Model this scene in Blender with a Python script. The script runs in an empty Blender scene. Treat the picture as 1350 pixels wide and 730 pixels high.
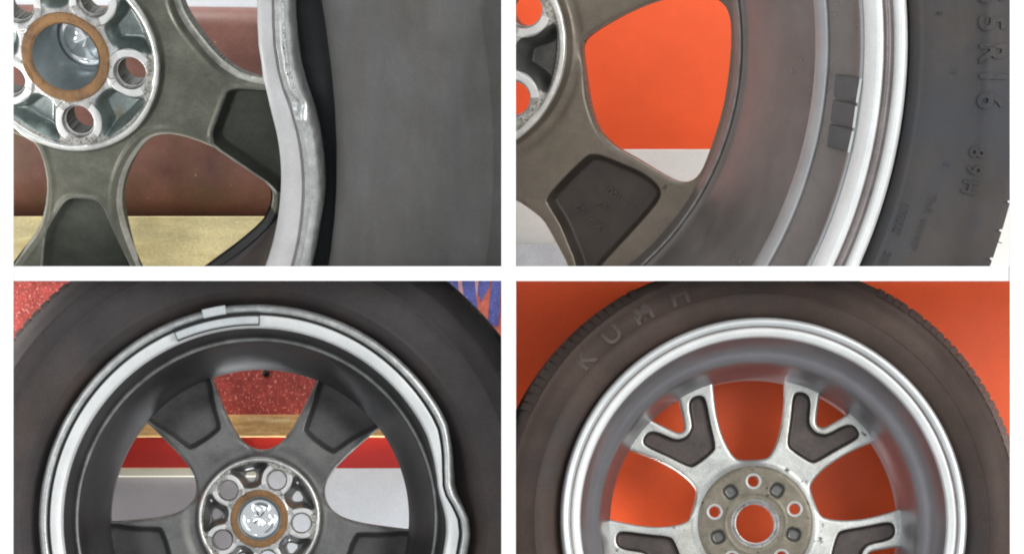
import bpy, bmesh, math, random
import numpy as np
from mathutils import Vector, Matrix
random.seed(7); rng = np.random.default_rng(7)
scene = bpy.context.scene
COL = scene.collection
PI = math.pi

# ------------------------------------------------------------------ camera
D = 4.0                                   # camera distance to the front of the white collage gutters
cam_d = bpy.data.cameras.new('camera'); cam = bpy.data.objects.new('camera', cam_d)
COL.objects.link(cam); cam.location = (0, -D, 0); cam.rotation_euler = (PI/2, 0, 0)
cam_d.sensor_width = 36; cam_d.lens = 36*D/1.35; cam_d.clip_end = 100; cam_d.clip_start = .05
scene.camera = cam

# ------------------------------------------------------------------ light
w = bpy.data.worlds.new('World'); scene.world = w; w.use_nodes = True
w.node_tree.nodes['Background'].inputs[0].default_value = (.93, .97, 1, 1)
w.node_tree.nodes['Background'].inputs[1].default_value = .58
def area(name, loc, target, size, power, col=(1, 1, 1), size_y=None):
    l = bpy.data.lights.new(name, 'AREA'); l.energy = power; l.color = col; l.size = size
    if size_y: l.shape = 'RECTANGLE'; l.size_y = size_y
    o = bpy.data.objects.new(name, l); COL.objects.link(o); o.location = loc
    o.rotation_euler = (Vector(target)-Vector(loc)).to_track_quat('-Z', 'Y').to_euler()
    return o
area('key_lamp', (2.2, -2.7, .8), (0, .1, 0), 1.4, 72, (1, .98, .95))
area('fill_lamp', (-2.2, -2.8, .4), (0, .1, 0), 1.2, 21, (.93, .97, 1))
area('top_lamp', (.15, -1.0, 2.2), (.1, .1, 0), 1.2, 12, (.95, .98, 1))
area('backdrop_fill_upper', (.55, .80, 1.05), (.30, .98, .12), .5, 3.2, (1, .97, .94))  # upper pair: unseen lamps added to brighten the backdrops behind the wheels
area('backdrop_fill_upper', (-.62, .62, 1.0), (-.40, .86, .25), .4, 3.6, (1, .97, .94))
area('backdrop_fill_lower', (-.20, .345, -.95), (-.25, .42, -.3), .2, 13, (.95, .98, 1))  # lower ones: added out of view, brighten backdrops through gaps behind the wheels
area('backdrop_fill_lower', (-1.15, .345, -.10), (-.3, .42, -.12), .2, 4.5, (1, .97, .94))
area('backdrop_fill_lower', (1.10, .31, -.15), (.62, .36, -.05), .12, 1.2, (1, .97, .94))
area('backdrop_fill_lower', (.035, .315, -.50), (.03, .37, -.04), .06, .95, (1, .97, .94))  # small added lamp, out of view, lifts the orange wall's left corner

vs = scene.view_settings
vs.view_transform = 'Standard'; vs.look = 'None'; vs.gamma = 1; vs.use_curve_mapping = False; vs.exposure = 0.1
scene.cycles.filter_width = 2.0

# ------------------------------------------------------------------ materials
MATS = {}
def mat(name, base, rough=.5, metal=0., var=.15, scale=30., bump=0., bscale=None, spec=.5, base2=None, mix=None, speck=None, rvar=.1, coat=0., stretch=None, grain=.13, grime=.17):
    """principled material: base colour varied by fractal noise, optional second colour in patches, optional specks"""
    m = bpy.data.materials.new(name); m.use_nodes = True; nt = m.node_tree; N = nt.nodes; L = nt.links
    p = N['Principled BSDF']; p.inputs['Metallic'].default_value = metal
    p.inputs['Specular IOR Level'].default_value = spec; p.inputs['Coat Weight'].default_value = coat
    tc = N.new('ShaderNodeTexCoord'); vec = tc.outputs['Object']
    if stretch:
        mp = N.new('ShaderNodeMapping'); L.new(vec, mp.inputs[0]); mp.inputs['Scale'].default_value = stretch; vec = mp.outputs[0]
    n = N.new('ShaderNodeTexNoise'); n.inputs['Scale'].default_value = scale; n.inputs['Detail'].default_value = 6; n.inputs['Roughness'].default_value = .62
    L.new(vec, n.inputs['Vector'])
    r = N.new('ShaderNodeValToRGB'); L.new(n.outputs[0], r.inputs[0])
    r.color_ramp.elements[0].position = .3; r.color_ramp.elements[1].position = .7
    r.color_ramp.elements[0].color = (*[c*(1-var) for c in base], 1); r.color_ramp.elements[1].color = (*[min(1, c*(1+var)) for c in base], 1)
    out = r.outputs[0]
    if base2:
        sc, lo, hi = mix
        n2 = N.new('ShaderNodeTexNoise'); n2.inputs['Scale'].default_value = sc; n2.inputs['Detail'].default_value = 8; n2.inputs['Roughness'].default_value = .7
        L.new(vec, n2.inputs['Vector'])
        mr = N.new('ShaderNodeMapRange'); L.new(n2.outputs[0], mr.inputs[0]); mr.inputs[1].default_value = lo; mr.inputs[2].default_value = hi
        mx = N.new('ShaderNodeMix'); mx.data_type = 'RGBA'; L.new(mr.outputs[0], mx.inputs[0]); L.new(out, mx.inputs[6]); mx.inputs[7].default_value = (*base2, 1); out = mx.outputs[2]
    if speck:
        col, sc, thr = speck
        v = N.new('ShaderNodeTexNoise'); v.inputs['Scale'].default_value = sc; v.inputs['Detail'].default_value = 2; L.new(vec, v.inputs['Vector'])
        mr = N.new('ShaderNodeMapRange'); L.new(v.outputs[0], mr.inputs[0]); mr.inputs[1].default_value = thr; mr.inputs[2].default_value = thr+.06
        mx = N.new('ShaderNodeMix'); mx.data_type = 'RGBA'; L.new(mr.outputs[0], mx.inputs[0]); L.new(out, mx.inputs[6]); mx.inputs[7].default_value = (*col, 1); out = mx.outputs[2]
    if grain:
        for sc, amt, det in ((420, grain, 2), (17, grime, 9)):      # fine grain, then larger grime patches
            g = N.new('ShaderNodeTexNoise'); g.inputs['Scale'].default_value = sc; g.inputs['Detail'].default_value = det; g.inputs['Roughness'].default_value = .72; L.new(tc.outputs['Object'], g.inputs['Vector'])
            mr = N.new('ShaderNodeMapRange'); L.new(g.outputs[0], mr.inputs[0]); mr.inputs[1].default_value = .32; mr.inputs[2].default_value = .68; mr.inputs[3].default_value = 1-amt; mr.inputs[4].default_value = 1+amt
            mx = N.new('ShaderNodeMix'); mx.data_type = 'RGBA'; mx.blend_type = 'MULTIPLY'; mx.inputs[0].default_value = 1; L.new(out, mx.inputs[6]); L.new(mr.outputs[0], mx.inputs[7]); out = mx.outputs[2]
    L.new(out, p.inputs['Base Color'])
    rr = N.new('ShaderNodeMapRange'); L.new(n.outputs[0], rr.inputs[0]); rr.inputs[1].default_value = .3; rr.inputs[2].default_value = .7
    rr.inputs[3].default_value = max(.02, rough-rvar); rr.inputs[4].default_value = min(1, rough+rvar); L.new(rr.outputs[0], p.inputs['Roughness'])
    if bump:
        nb = N.new('ShaderNodeTexNoise'); nb.inputs['Scale'].default_value = bscale or scale*6; nb.inputs['Detail'].default_value = 4; L.new(vec, nb.inputs['Vector'])
        b = N.new('ShaderNodeBump'); b.inputs['Strength'].default_value = bump; b.inputs['Distance'].default_value = .002
        L.new(nb.outputs[0], b.inputs['Height']); L.new(b.outputs[0], p.inputs['Normal'])
    MATS[name] = m
    return m
mat('white_board', (.93, .93, .925), .6, var=.01, scale=8, bump=.03, bscale=300, grain=0)
# rubber
mat('rubber_grey', (.124, .118, .117), .6, var=.12, scale=9, bump=.2, bscale=260, base2=(.098, .093, .080), mix=(3, .42, .70), spec=.4, stretch=(4, 1, 1), grain=.08, grime=.09)
mat('rubber_black', (.017, .019, .022), .5, var=.2, scale=12, bump=.1, bscale=200)
mat('rubber_two', (.060, .051, .047), .55, var=.22, scale=7, bump=.14, bscale=220, base2=(.048, .050, .058), mix=(4, .45, .62), spec=.45, grain=.08, grime=.09)
mat('rubber_three', (.052, .045, .046), .66, var=.25, scale=8, bump=.15, bscale=260, base2=(.066, .048, .040), mix=(5, .46, .64), spec=.35)
mat('rubber_four', (.062, .041, .033), .62, var=.22, scale=9, bump=.15, bscale=280, base2=(.050, .043, .043), mix=(6, .5, .66), spec=.35)
mat('letter_four', (.082, .060, .052), .6, var=.25, scale=30, bump=.1)
# metals
mat('silver_clean', (.76, .79, .80), .34, .85, var=.06, scale=14, bump=.02, bscale=400, grain=.05, grime=.06)
mat('silver_bead', (.78, .80, .80), .33, .65, var=.04, rvar=.03, scale=30, bump=.004, bscale=300, grain=.05, grime=.06)
mat('silver_worn', (.52, .53, .52), .38, .8, var=.16, scale=60, bump=.06, bscale=300, base2=(.36, .36, .35), mix=(70, .55, .72))
mat('silver_flange', (.74, .75, .745), .48, .35, var=.05, rvar=.04, scale=18, bump=.006, bscale=300, grain=.05, grime=.06)
mat('flange_grey', (.60, .59, .59), .48, .45, var=.08, scale=18, bump=.03, bscale=300, grain=.05, grime=.06)
mat('barrel_dark', (.050, .049, .050), .5, .35, var=.3, scale=14, bump=.05, bscale=200, spec=.4)
mat('barrel_taupe', (.175, .162, .156), .34, .6, var=.12, scale=9, bump=.03, bscale=300, grain=.08, grime=.09)
mat('barrel_silver', (.33, .325, .345), .37, .8, var=.05, rvar=.02, scale=5, bump=.005, bscale=300, grain=.05, grime=.06)
mat('worn_edge', (.44, .44, .39), .42, .6, var=.3, scale=40, bump=.06)
mat('worn_edge_grey', (.24, .24, .23), .45, .6, var=.3, scale=60, bump=.06)
mat('step_grey', (.36, .365, .37), .4, .6, var=.08, scale=20, grain=.05, grime=.06)
mat('groove_taupe', (.30, .27, .26), .4, .6, var=.08, scale=20)
mat('mark_two', (.075, .062, .052), .45, .3, var=.2, scale=40)
mat('scraped_metal', (.85, .86, .84), .28, .9, var=.3, scale=160, bump=.5, bscale=240, base2=(.25, .25, .23), mix=(150, .52, .62))
mat('groove_dirt_and_shade', (.05, .05, .05), .6, .2)  # dirt in the rim groove, also the shade outline round the long weight
mat('cast_olive', (.160, .160, .125), .40, .35, var=.25, scale=22, bump=.08, bscale=220, base2=(.105, .107, .085), mix=(9, .45, .62))
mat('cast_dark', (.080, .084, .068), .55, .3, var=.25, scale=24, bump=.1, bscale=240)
mat('cast_taupe', (.150, .128, .098), .38, .4, var=.15, scale=16, bump=.06, bscale=240, base2=(.125, .105, .085), mix=(8, .45, .65))
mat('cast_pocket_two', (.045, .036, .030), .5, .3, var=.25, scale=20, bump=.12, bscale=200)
mat('cast_grey', (.150, .150, .144), .5, .4, var=.28, scale=26, bump=.1, bscale=260, base2=(.17, .172, .165), mix=(14, .5, .66))
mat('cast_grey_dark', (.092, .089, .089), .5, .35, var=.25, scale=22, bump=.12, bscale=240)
mat('machined', (.56, .57, .545), .42, .75, var=.16, scale=26, bump=.06, bscale=260, base2=(.44, .43, .37), mix=(10, .48, .68), speck=((.09, .085, .07), 60, .68))
mat('pocket_four', (.075, .060, .055), .5, .35, var=.3, scale=34, bump=.12, bscale=240)
mat('hub_worn_four', (.215, .192, .148), .5, .45, var=.28, scale=40, bump=.12, bscale=260, base2=(.15, .135, .10), mix=(16, .48, .64), speck=((.07, .06, .045), 85, .66))
mat('hub_pad', (.50, .50, .49), .42, .7, var=.25, scale=50, bump=.12, bscale=300, base2=(.26, .25, .235), mix=(22, .46, .62), speck=((.20, .19, .17), 190, .64))
mat('hub_ring', (.66, .66, .63), .36, .85, var=.15, scale=50, bump=.06, bscale=300)
mat('hub_granular', (.36, .35, .32), .55, .5, var=.4, scale=150, bump=.6, bscale=330, speck=((.13, .12, .11), 260, .56))
mat('seat_bright', (.66, .66, .64), .42, .4, var=.05, scale=40, grain=.05, grime=.06)
mat('well_green', (.25, .29, .28), .34, .75, var=.3, scale=30, bump=.05, base2=(.30, .22, .11), mix=(14, .58, .75))
mat('well_dark', (.14, .14, .133), .4, .5, var=.3, scale=30, bump=.06)
mat('rust', (.29, .155, .062), .75, .1, var=.3, scale=60, bump=.35, bscale=260, base2=(.15, .085, .045), mix=(30, .46, .62))
mat('bore_wall', (.36, .40, .41), .38, .75, var=.15, scale=20, base2=(.40, .33, .20), mix=(9, .56, .78))
mat('chrome', (.93, .94, .95), .07, 1., var=.03, scale=20, grain=0)
mat('weight_zinc', (.62, .65, .66), .4, .6, var=.06, scale=40, bump=.04, grain=.05, grime=.06)
mat('weight_dark', (.085, .085, .088), .5, .4, var=.2, scale=90, bump=.2, bscale=500)
mat('hole_wall', (.13, .12, .11), .5, .5, var=.3, scale=60, bump=.15)
mat('pin_black', (.015, .015, .015), .3, .5)
# backgrounds
mat('orange_paint', (.80, .088, .010), .5, var=.10, scale=4, bump=.12, bscale=500, grain=.05, grime=.05)
mat('orange_paint_deep', (.80, .100, .017), .5, var=.10, scale=4, bump=.12, bscale=500, grain=.05, grime=.05)
mat('red_paint', (.50, .030, .026), .45, var=.08, scale=6, bump=.03, bscale=300, grain=.05, grime=.05)
mat('red_speckle', (.47, .075, .060), .45, var=.3, scale=130, bump=.5, bscale=380, speck=((.78, .33, .27), 260, .60))
mat('blue_print', (.10, .125, .42), .5, var=.3, scale=160, bump=.3, bscale=380, speck=((.30, .30, .55), 280, .62))
mat('orange_print', (.80, .20, .13), .5, var=.2, scale=160, bump=.3, bscale=380)
mat('pink_print', (.72, .42, .46), .5, var=.2, scale=160, bump=.3, bscale=380)
mat('wood_rail', (.66, .37, .13), .5, var=.3, scale=16, bump=.15, bscale=90, base2=(.85, .60, .30), mix=(12, .48, .62), stretch=(1, 6, 9))
mat('grey_panel', (.36, .335, .35), .5, var=.03, scale=5, grain=.05, grime=.05)
mat('pale_panel', (.74, .76, .79), .5, var=.02, scale=5, grain=.05, grime=.05)
mat('cream_trim', (.66, .62, .50), .5, var=.05, scale=20, grain=.05, grime=.05)
mat('pale_floor', (.76, .76, .72), .55, var=.05, scale=7, bump=.04, grain=.05, grime=.05)
mat('pale_floor_blue', (.62, .65, .68), .55, var=.10, scale=12, bump=.04)
mat('brown_hide', (.185, .080, .062), .42, var=.3, scale=10, bump=.12, bscale=70, base2=(.15, .085, .05), mix=(9, .5, .66), speck=((.46, .36, .25), 60, .73))
mat('plank_yellow', (.72, .61, .32), .5, var=.15, scale=12, bump=.1, bscale=60, base2=(.64, .50, .21), mix=(9, .5, .68), stretch=(1, 5, 5), speck=((.92, .84, .60), 55, .71))
mat('wall_pale', (.85, .88, .93), .6, var=.02, scale=4, grain=.05, grime=.05)

# ------------------------------------------------------------------ helpers
def at(px, py, y):
    s = (D+y)/D/1000
    return Vector(((px-675)*s, y, (365-py)*s))
def link(name, me, m=None, parent=None, smooth=False):
    o = bpy.data.objects.new(name, me); COL.objects.link(o)
    if m: me.materials.clear(); me.materials.append(MATS[m])
    if parent: o.parent = parent
    if smooth: me.polygons.foreach_set('use_smooth', [True]*len(me.polygons))
    return o
def tag(o, label=None, cat=None, group=None, kind=None):
    if label: o['label'] = label
    if cat: o['category'] = cat
    if group: o['group'] = group
    if kind: o['kind'] = kind
    return o
def mesh(verts, faces, name='m'):
    me = bpy.data.meshes.new(name); me.from_pydata([tuple(v) for v in verts], [], [tuple(f) for f in faces]); me.update(); return me
def box(x0, x1, y0, y1, z0, z1, bevel=0.):
    bm = bmesh.new(); bmesh.ops.create_cube(bm, size=1)
    for v in bm.verts: v.co = ((x0+x1)/2+v.co.x*(x1-x0), (y0+y1)/2+v.co.y*(y1-y0), (z0+z1)/2+v.co.z*(z1-z0))
    if bevel: bmesh.ops.bevel(bm, geom=bm.edges[:], offset=bevel, segments=3, affect='EDGES', profile=.6)
    me = bpy.data.meshes.new('box'); bm.to_mesh(me); bm.free(); return me
def prism(poly, thick, to3):
    """closed outline (2d) given thickness; to3(u, v, d) -> vector"""
    n = len(poly); V = [to3(u, v, 0) for u, v in poly]+[to3(u, v, thick) for u, v in poly]
    F = [tuple(range(n)), tuple(range(2*n-1, n-1, -1))]+[(i, i+n, (i+1) % n+n, (i+1) % n) for i in range(n)]
    me = mesh(V, F); bm = bmesh.new(); bm.from_mesh(me); bmesh.ops.recalc_face_normals(bm, faces=bm.faces); bm.to_mesh(me); bm.free(); return me

def sd_poly(P, poly):
    """signed distance, negative inside"""
    A = np.asarray(poly, float); B = np.roll(A, -1, axis=0)
    d2 = np.full(len(P), 1e18); ins = np.zeros(len(P), bool)
    for a, b in zip(A, B):
        e = b-a; w_ = P-a; t = np.clip((w_@e)/max(e@e, 1e-12), 0, 1)
        q = w_-t[:, None]*e; d2 = np.minimum(d2, (q*q).sum(1))
        c = ((a[1] <= P[:, 1]) & (b[1] > P[:, 1])) | ((b[1] <= P[:, 1]) & (a[1] > P[:, 1]))
        with np.errstate(divide='ignore', invalid='ignore'):
            xi = a[0]+(P[:, 1]-a[1])/(b[1]-a[1] if b[1] != a[1] else 1e-12)*e[0]
        ins ^= c & (P[:, 0] < xi)
    d = np.sqrt(d2); return np.where(ins, -d, d)
def smooth_poly(pts, n=3, it=2):
    """Chaikin rounding of a closed outline"""
    P = [tuple(p) for p in pts]
    for _ in range(it):
        Q = []
        for i in range(len(P)):
            a, b = P[i], P[(i+1) % len(P)]
            Q += [(a[0]*.75+b[0]*.25, a[1]*.75+b[1]*.25), (a[0]*.25+b[0]*.75, a[1]*.25+b[1]*.75)]
        P = Q
    return P
def split(P, T, f):
    """split triangles along f(P)=0; returns P, T, inside flag of each triangle (f<0)"""
    v = f(P); v = np.where(np.abs(v) < 1e-7, -1e-7, v); neg = v < 0
    nt = neg[T].sum(1); pure = (nt == 0) | (nt == 3)
    keepT = T[pure]; keepI = nt[pure] == 3
    newP = []; cache = {}; base = len(P); newT = []; newI = []
    def cut(i, j):
        k = (i, j) if i < j else (j, i)
        if k not in cache:
            t = v[k[0]]/(v[k[0]]-v[k[1]]); t = min(max(t, .02), .98)
            newP.append(P[k[0]]+(P[k[1]]-P[k[0]])*t); cache[k] = base+len(newP)-1
        return cache[k]
    for tri in T[~pure]:
        a, b, c = [int(q) for q in tri]
        s = (neg[a], neg[b], neg[c])
        while not (s[0] != s[1] and s[1] == s[2]):
            a, b, c = b, c, a; s = (s[1], s[2], s[0])
        p, q = cut(a, b), cut(a, c)
        newT.append((a, p, q)); newI.append(s[0])
        newT.append((p, b, c)); newI.append(s[1]); newT.append((p, c, q)); newI.append(s[1])
    if newP:
        P = np.vstack([P, np.array(newP)]); T = np.vstack([keepT, np.array(newT)]); I = np.concatenate([keepI, np.array(newI)])
    else: T, I = keepT, keepI
    return P, T, I
def sstep(x, a, b):
    t = np.clip((x-a)/(b-a), 0, 1); return t*t*(3-2*t)

class Wheel:
    def __init__(s, name, lip_px, lip_y, hub_px, hub_y, bay):
        s.O = at(*lip_px, lip_y); s.H = at(*hub_px, hub_y)
        s.a = (s.H-s.O).normalized(); s.u = (Vector((1, 0, 0))-s.a*s.a.x).normalized(); s.v = s.u.cross(s.a)
        if s.v.z < 0: s.v = -s.v
        s.dh = (s.H-s.O).length
        M = Matrix((s.u, s.v, s.a)).transposed().to_4x4(); M.translation = s.O
        s.M = M; s.bay = bay
        s.root = bpy.data.objects.new(name, None); COL.objects.link(s.root); s.root.matrix_world = M; s.root.empty_display_size = .1
        s.camL = M.inverted() @ Vector((0, -D, 0))
    def k(s, d): return (D+s.O.y+d*s.a.y)/D/1000
    def L(s, px, py, d):
        p = s.M.inverted() @ at(px, py, 0); q = p-s.camL; t = (d-s.camL.z)/q.z; r = s.camL+q*t
        return (r.x, r.y)
    def r_at(s, px, py, d): return math.hypot(*s.L(px, py, d))
    def clip(s, me, margins=True):
        bm = bmesh.new(); bm.from_mesh(me); Mi = s.M.inverted(); R = Mi.to_3x3()
        for co, no in s.bay:
            bmesh.ops.bisect_plane(bm, geom=bm.verts[:]+bm.edges[:]+bm.faces[:], plane_co=Mi @ Vector(co), plane_no=R @ Vector(no), clear_outer=True, dist=1e-6)
        bm.to_mesh(me); bm.free(); return me
    def keep(s, P3, mg=0.):
        """mask of local points inside the bay"""
        Mi = s.M.inverted(); R = Mi.to_3x3(); k = np.ones(len(P3), bool)
        for co, no in s.bay:
            c = np.array(Mi @ Vector(co)); n = np.array(R @ Vector(no)); k &= ((P3-c)@n) < mg
        return k
    def revolve(s, name, rings, m, n=300, parent=None, th=(0, 2*PI), wob=0., ctr=None):
        """rings: list of (radius or fn(theta), depth)"""
        full = abs(th[1]-th[0]-2*PI) < 1e-6; cols = n if full else n+1
        T = np.linspace(th[0], th[1], n+1)[:cols]; V = []; F = []
        for r, d in rings:
            rr = np.array([r(t) for t in T]) if callable(r) else np.full(cols, r)
            dd = np.array([d(t) for t in T]) if callable(d) else np.full(cols, d)
            if wob: dd = dd+wob*np.sin(T*37+rr*90)*.5
            V.append(np.stack([rr*np.cos(T), rr*np.sin(T), dd], 1))
        V = np.vstack(V)
        if ctr: V[:, 0] += ctr[0]; V[:, 1] += ctr[1]
        for i in range(len(rings)-1):
            for j in range(n if full else n):
                a, b = i*cols+j, i*cols+(j+1) % cols
                F.append((a, b, b+cols, a+cols))
        me = s.clip(mesh(V, F)); o = link(name, me, m, parent or s.root, True)
        return o
    def letters(s, txt, size, fn, m, parent, name='lettering', extrude=.001, spacing=1., bold=0.):
        """fn(x, y, z) -> local point"""
        c = bpy.data.curves.new('t', 'FONT'); c.body = txt; c.size = size; c.align_x = 'CENTER'; c.align_y = 'CENTER'; c.extrude = extrude; c.space_character = spacing; c.resolution_u = 3; c.offset = bold
        o = bpy.data.objects.new('t', c); COL.objects.link(o); dg = bpy.context.evaluated_depsgraph_get()
        me = bpy.data.meshes.new_from_object(o.evaluated_get(dg)); bpy.data.objects.remove(o)
        bm = bmesh.new(); bm.from_mesh(me); bmesh.ops.triangulate(bm, faces=bm.faces)
        bmesh.ops.subdivide_edges(bm, edges=[e for e in bm.edges if e.calc_length() > size*.35], cuts=1)
        for v in bm.verts: v.co = fn(*v.co)
        bm.to_mesh(me); bm.free(); return link(name, s.clip(me), m, parent)

def table(W, pts, d):
    """fn(theta) -> radius through the measured outline points at depth d"""
    q = sorted((math.atan2(v, u), math.hypot(u, v)) for u, v in [W.L(x, y, d) for x, y in pts])
    th = [a for a, b in q]; rr = [b for a, b in q]
    # ease
    def f(t):
        t = (t+PI) % (2*PI)-PI
        return float(np.interp(t, th, rr))
    ts = np.linspace(-PI, PI, 721); vv = np.array([f(t) for t in ts])
    k = np.array([1, 2, 3, 2, 1])/9.; vv = np.convolve(np.pad(vv, 2, mode='wrap'), k, 'valid')
    return lambda t: float(np.interp((t+PI) % (2*PI)-PI, ts, vv))

def pieces(T, cut):
    """connected pieces of a set of triangles or edges"""
    if not cut: return [T]
    par = {}
    def find(a):
        while par.setdefault(a, a) != a: par[a] = par[par[a]]; a = par[a]
        return a
    for row in T.tolist():
        r = find(row[0])
        for b in row[1:]: par[find(b)] = r
    lab = np.array([find(row[0]) for row in T.tolist()])
    return [T[lab == l] for l in np.unique(lab) if (lab == l).sum() > 6]
def disc(W, rect, step, solid, labels, height, thick, parts, rest, walls):
    """casting face as a relief: rect in local (u0,u1,v0,v1); solid(P)<0 is metal; labels: list of (fn, key) cut into the face;
    height(P)->depth; parts: key -> (name, material, parent or None) ; rest: fn(centroids)->keys"""
    u0, u1, v0, v1 = rect; nu, nv = int((u1-u0)/step)+1, int((v1-v0)/step)+1
    U, Vv = np.meshgrid(np.linspace(u0, u1, nu), np.linspace(v0, v1, nv)); P = np.stack([U.ravel(), Vv.ravel()], 1)
    i = np.arange(nu*nv).reshape(nv, nu); a, b, c, d = i[:-1, :-1].ravel(), i[:-1, 1:].ravel(), i[1:, 1:].ravel(), i[1:, :-1].ravel()
    T = np.vstack([np.stack([a, b, c], 1), np.stack([a, c, d], 1)])
    dist = solid(P); near = (dist[T] < step*2).any(1); T = T[near]
    P3 = np.column_stack([P[T].mean(1), np.full(len(T), W.dh)]); T = T[W.keep(P3, .04)]
    P, T, I = split(P, T, solid); T = T[I]
    for f in labels: P, T, _ = split(P, T, f)
    h = height(P); C = P[T].mean(1); keys = rest(C)
    # boundary walls towards the back
    e = np.sort(np.vstack([T[:, [0, 1]], T[:, [1, 2]], T[:, [2, 0]]]), axis=1)
    uq, cnt = np.unique(e, axis=0, return_counts=True); bd = uq[cnt == 1]
    out = {}
    for key in np.unique(keys):
      for t in pieces(T[keys == key], key in ('well', 'seat', 'bolt', 'rec', 'edge')):
        ids, inv = np.unique(t, return_inverse=True); t = inv.reshape(-1, 3)
        V = np.column_stack([P[ids], h[ids]])
        me = bpy.data.meshes.new('relief'); me.from_pydata(V.tolist(), [], t.tolist()); me.update(); W.clip(me)
        if not len(me.polygons): continue
        nm, mt, par = parts[key]
        out[key] = link(nm, me, mt, out[par] if par in out else W.root, True)
    for bp in pieces(bd, True):
        ids, inv = np.unique(bp, return_inverse=True); bb = inv.reshape(-1, 2); n = len(ids)
        V = np.vstack([np.column_stack([P[ids], h[ids]]), np.column_stack([P[ids], np.full(n, W.dh+thick)])])
        F = [(p, q, q+n, p+n) for p, q in bb.tolist()]
        link('window_edge' if np.ptp(P[ids], axis=0).max() > .06 else 'hole_edge', W.clip(mesh(V.tolist(), F)), walls, W.root, True)
    return out

# ================================================================== SETTING: white collage gutters built as a rack with four bays
def P_(n, me, m, **k):
    o = link(n, me, m); tag(o, **k); return o
X0, X1 = (661-675)/1000, (680-675)/1000; Z1, Z0 = (365-351)/1000, (365-370)/1000
rack = tag(link('gutter_rack', box(X0, X1, 0, 1.2, -.62, .62), 'white_board'), 'white collage gutters built as upright and shelf boards dividing the four wheel bays', 'rack')
link('collage_gutter_shelf', box(-.98, X0, .0005, 1.2, Z0, Z1), 'white_board', rack)
link('collage_gutter_shelf', box(X1, .98, .0005, 1.2, Z0, Z1), 'white_board', rack)
link('collage_gutter_side', box(-.678, -.657, -.004, -.0005, -.62, .62, .0004), 'white_board', rack)
link('collage_gutter_side', box(.656, .678, -.004, -.0005, -.62, .62, .0004), 'white_board', rack)

def panel(name, m, px0, px1, py0, py1, y, thick=.02, bevel=.001, tilt=0., **k):
    a, b = at(px0, py1, y), at(px1, py0, y)
    me = box(a.x, b.x, y, y+thick, a.z, b.z, bevel)
    if tilt: 
        c = (a+b)/2; me.transform(Matrix.Translation(c) @ Matrix.Rotation(tilt, 4, 'Y') @ Matrix.Translation(-c))
    return P_(name, me, m, **k)
cl = lambda a: a
# bay 4 (lower right): plain orange wall
P_('orange_wall', box(X1+.001, .98, .36, .38, -.75, Z0-.001), 'orange_paint_deep', label='plain orange wall behind the lower right wheel with silver Y spokes', cat='wall')
# bay 2 (upper right): orange wall over pale ledge
zt = at(870, 198, 1.0).z
P_('orange_wall', box(X1+.001, .98, 1.0, 1.02, zt-.03, .85), 'orange_paint', label='bright orange wall above the pale ledge, behind the upper right wheel', cat='wall')
me = box(X1+.001, .98, .965, .998, Z1+.001, zt, .002)
P_('pale_ledge', me, 'pale_floor', label='pale off-white ledge board under the orange wall, upper right bay', cat='ledge')
P_('ledge_skirting', box(X1+.001, -.0+.30, .95, .963, Z1+.001, at(0, 322, .95).z, .001), 'pale_floor_blue', label='low bluish grey skirting strip in front of the pale ledge', cat='skirting')
# bay 1 (upper left)
YB = .86
P_('pale_wall', box(-.98, X0-.001, YB+.10, YB+.12, Z1+.001, .85), 'wall_pale', label='bright pale wall above the brown padded board, upper left bay', cat='wall')
def padded():
    z1 = at(0, 7, YB-.03).z; z0 = at(0, 300, YB).z
    prof = [(YB+.05, z1-.005)]+[(YB+.010-.036*math.sin(t), z1-.036+.036*math.cos(t)) for t in np.linspace(0, PI/2, 9)]+[(YB-.022, z0+.12), (YB-.016, z0)]+[(YB+.05, z0)]
    n = 60; V = []; F = []
    for i in range(n+1):
        x = -.98+(X0-.002+.98)*i/n
        for y, z in prof: V.append((x, y+.003*math.sin(x*17)*(1 if y < YB else 0), z-.012*(x+.4)))
    m_ = len(prof)
    for i in range(n):
        for j in range(m_-1): F.append((i*m_+j, (i+1)*m_+j, (i+1)*m_+j+1, i*m_+j+1))
    return mesh(V, F)
o = link('padded_board', padded(), 'brown_hide', None, True); tag(o, 'scuffed brown padded board with rounded top behind the dented wheel hub', 'padded board')
P_('yellow_plank', box(-.98, X0-.001, YB-.09, YB-.03, Z1+.001, at(0, 285, YB-.09).z, .004), 'plank_yellow', label='yellowish bare wood plank lying below the brown padded board', cat='plank')
# bay 3 (lower left)
Y3 = .42
def hz(py, y): return at(0, py, y).z
P_('speckled_panel', box(-.98, X0-.001, Y3, Y3+.02, hz(575, Y3), Z0-.001), 'red_speckle', label='red speckled panel above the wooden rail, lower left bay', cat='panel')
me = box(-.98, X0-.001, Y3-.035, Y3-.001, hz(576, Y3-.03), hz(547, Y3-.03), .004)
P_('wooden_rail', me, 'wood_rail', label='narrow honey coloured wooden rail under the red speckled panel', cat='rail')
P_('red_board', box(-.98, X0-.001, Y3-.012, Y3+.008, hz(616, Y3), hz(576.5, Y3-.03)-.0008), 'red_paint', label='smooth plain red board between the wooden rail and the pale boards', cat='board')
xs = at(345, 0, Y3).x
P_('cream_trim', box(-.98, xs-.002, Y3-.022, Y3-.002, hz(627, Y3), hz(615, Y3)-.0005, .003), 'cream_trim', label='thin cream trim strip along the bottom of the red board', cat='trim')
P_('grey_board', box(-.98, xs, Y3-.010, Y3+.01, -.75, hz(627.2, Y3)), 'grey_panel', label='mauve grey board seen through the left spoke gap', cat='board')
P_('white_board', box(xs+.001, X0-.001, Y3-.012, Y3+.01, -.75, hz(616.2, Y3)), 'pale_panel', label='bluish white board seen through the right spoke gap', cat='board')
pin = P_('black_pin', mesh([], []), 'pin_black', label='tiny black pin stuck in the red speckled panel', cat='pin')
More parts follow.
